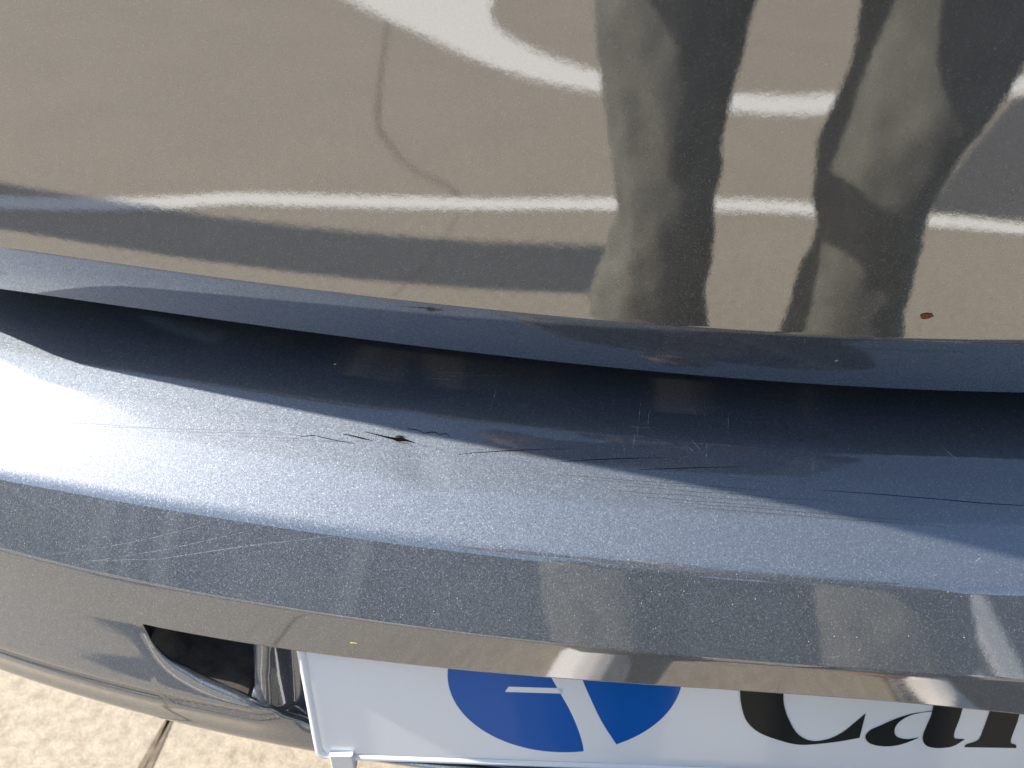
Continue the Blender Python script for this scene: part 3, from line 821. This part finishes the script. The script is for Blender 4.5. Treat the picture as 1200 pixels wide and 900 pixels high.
shirt = chains('shirt', [[(.237, -.285, 1.12, .145), (.235, -.295, 1.16, .148), (.23, -.315, 1.25, .150), (.23, -.32, 1.38, .135)], [(.18, -.28, 1.10, .12), (.15, -.30, 1.25, .115), (.15, -.31, 1.36, .10)], [(.29, -.28, 1.10, .12), (.31, -.30, 1.25, .115), (.31, -.31, 1.36, .10)],
        [(.035, -.30, 1.42, .068), (.23, -.32, 1.44, .088), (.42, -.30, 1.42, .068)],
        [(.035, -.30, 1.42, .068), (-.03, -.26, 1.30, .064), (-.07, -.20, 1.17, .056), (WL.x, WL.y - .05, WL.z + .03, .043)],
        [(.42, -.30, 1.42, .068), (.45, -.25, 1.28, .064), (.43, -.18, 1.15, .056), (WR.x + .06, WR.y - .03, WR.z + .02, .043)]], 'shirt', person, .009, 3)
hair = chains('hair', [[(.22, -.300, 1.66, .078), (.22, -.305, 1.72, .080), (.22, -.265, 1.755, .060), (.22, -.225, 1.745, .040)], [(.152, -.29, 1.70, .022), (.158, -.25, 1.73, .02)], [(.288, -.29, 1.70, .022), (.282, -.25, 1.73, .02)]], 'hair', person, .006, 4)
for nm, x, dx in (('a', .09, -.02), ('b', .52, .03)):
    BK = 0 if nm == 'a' else -.12
    o = chains('shoe', [[(x, -.29 + BK, .055, .045), (x + dx * .3, -.22 + BK, .07, .05), (x + dx * .8, -.12 + BK, .055, .05), (x + dx, -.045 + BK, .040, .040)], [(x - .002, -.27 + BK, .09, .047), (x, -.23 + BK, .105, .044)],
                 [(x + .018, -.12 + BK, .035, .034), (x + .02 + dx, -.07 + BK, .032, .030)], [(x - .018, -.12 + BK, .035, .034), (x - .02 + dx, -.07 + BK, .032, .030)]], 'shoe', person, .005, 4)
    s_ = ring_loft('sole', [(x + dx * .4, -.17 + BK, .0, .044, .155), (x + dx * .4, -.17 + BK, .012, .050, .160), (x + dx * .4, -.17 + BK, .024, .050, .160)], 'sole', o)

# ------------------------------------------------------------------ what stands round the car
post = tag(ring_loft('concrete_post', [(-2.75, -.36, 0, .16, .16), (-2.75, -.36, .02, .15, .15), (-2.75, -.36, 2.50, .14, .14), (-2.75, -.36, 2.66, .12, .12), (-2.75, -.36, 2.74, .06, .06), (-2.75, -.36, 2.755, .012, .012)], 'steel', None, 0), 'tall grey round post standing left of the car', 'post')
BY = -11.5
b = empty('low_building', Vector((0, BY, 0)))
tag(b, 'dark clad building with pale columns mirrored in the bumper face', 'building')
box('wall', (-3.5, BY - 3, 2.6), (35, 6, 5.2), 'darkwall', b)
box('roof', (-3.5, BY - 3, 5.32), (35.6, 6.6, .22), 'steel', b, .02)
for az, wd in ((28.8, .24), (31.4, .50), (-22.5, .42), (-38.5, .4), (-41.3, .3), (-43.4, .55), (44, .4)):
    x = math.tan(R(az)) * (-BY + .15) + .1
    box('column', (x, BY + .16, 2.5), (wd, .30, 5.0), 'render' if az > 20 else 'greycol', b, .02)
for x in (-13.5, -6.8, 11.3):
    f = box('window', (x, BY + .02, 2.0), (1.5, .08, 1.3), 'steel', b, .01)
    box('pane', (x, BY + .065, 2.0), (1.38, .02, 1.18), 'glass', f)
d_ = box('door', (-3.9, BY + .03, 1.1), (1.0, .1, 2.2), 'black', b, .01); box('handle', (-3.55, BY + .1, 1.05), (.04, .06, .2), 'alloy', d_)
def tree(x, y, h, r, label, seed):
    q = random.Random(seed); t = empty('broad_tree', Vector((x, y, 0))); tag(t, label, 'tree', 'trees beside the car park')
    V, F = [], []
    for P in [[(x, y, 0, .16), (x + .05, y, h * .3, .12), (x, y + .05, h * .6, .08)]] + [[(x, y, h * q.uniform(.3, .5), .07), (x + q.uniform(-r, r) * .7, y + q.uniform(-r, r) * .7, h * q.uniform(.6, .9), .02)] for _ in range(6)]:
        v, f = chain(P, 8); o = len(V); V += v; F += [tuple(i + o for i in g_) for g_ in f]
    meshobj('trunk', V, F, 'bark', t)
    V, F = [], []
    cl = [(x + q.gauss(0, r * .45), y + q.gauss(0, r * .45), h * .68 + q.gauss(0, h * .13)) for _ in range(46)]
    for c in cl:
        for _ in range(70):
            p = Vector((c[0] + q.gauss(0, .3), c[1] + q.gauss(0, .3), c[2] + q.gauss(0, .25)))
            a = Vector((q.gauss(0, 1), q.gauss(0, 1), q.gauss(0, 1))).normalized() * .07; b_ = Vector((q.gauss(0, 1), q.gauss(0, 1), q.gauss(0, 1))).normalized() * .05
            o = len(V); V += [p - a, p + b_, p + a, p - b_]; F.append((o, o + 1, o + 2, o + 3))
    meshobj('crown', V, F, 'leaf', t, False)
tree(-12.5, -8.5, 6.0, 2.0, 'green tree left of the dark building', 1)
tree(-14.5, -3.5, 6.5, 2.2, 'taller green tree farther left beyond the post', 2)
tree(15.8, -8.0, 6.0, 2.1, 'green tree right of the dark building', 3)

# ------------------------------------------------------------------ small debris on the paint
def fleck(name, px, py, a, b_, ang, m, label, cat, bv, seed=1):
    q = random.Random(seed); h = bv.ray_cast(CAM, ray(px, py).normalized()); n = h[1]
    if n.dot(ray(px, py)) > 0: n = -n
    u = (CX - n * CX.dot(n)).normalized(); v = n.cross(u)
    ca, sa = math.cos(R(ang)), math.sin(R(ang)); u, v = u * ca + v * sa, v * ca - u * sa
    bm = bmesh.new(); bmesh.ops.create_icosphere(bm, subdivisions=2, radius=1)
    for w_ in bm.verts:
        c = w_.co; k = 1 + q.uniform(-.12, .12); taper = 1 - .25 * c.x
        w_.co = h[0] + n * (.0004 + c.z * min(a, b_) * .35 * k) + u * c.x * a * k + v * c.y * b_ * k * taper
    o = bm_obj(name, bm, m, None, True); return tag(o, label, cat)
fleck('seed_husk', 1086, 370, .0031, .0017, 8, 'brown', 'small reddish brown seed husk stuck to the tailgate above its lower edge', 'seed', BVT)
fleck('pollen_grain', 393, 427, .0009, .0006, 20, 'yellow', 'tiny yellow grain lying in the shade on the bumper top', 'grain', BVB, 2)
fleck('straw_bit', 415, 753, .0021, .0005, 4, 'yellow', 'short pale yellow straw bit on the band above the number plate', 'straw', BVB, 3)
fleck('lint_bit', 980, 422, .0009, .0005, 30, 'dust', 'small white lint bit on the undercut lip of the tailgate', 'lint', BVT, 4)
V, F = [], []
for k in range(330):
    if k < 70: px, py, bv = rnd.uniform(0, 1200), rnd.uniform(10, 455), BVT
    elif k < 130: px, py, bv = rnd.uniform(0, 1200), rnd.uniform(420, 640), BVB
    else: px = rnd.uniform(0, 1200); py = 640 + (px / 1200) * 75 + rnd.uniform(-25, 60) ; bv = BVB
    d = ray(px, py).normalized(); h = bv.ray_cast(CAM, d)
    if h[0] is None: continue
    n = h[1]; n = -n if n.dot(d) > 0 else n
    s_ = rnd.choice([.00013, .00016, .0002, .00026]) * (.8 if k < 130 else 1); c = h[0] + n * s_ * .6; o = len(V)
    V += [c + Vector(e) * s_ for e in ((1, 0, 0), (-1, 0, 0), (0, 1, 0), (0, -1, 0), (0, 0, 1), (0, 0, -1))]
    F += [tuple(o + i for i in t) for t in ((0, 2, 4), (2, 1, 4), (1, 3, 4), (3, 0, 4), (2, 0, 5), (1, 2, 5), (3, 1, 5), (0, 3, 5))]
tag(meshobj('dust', V, F, 'dust'), kind='stuff')
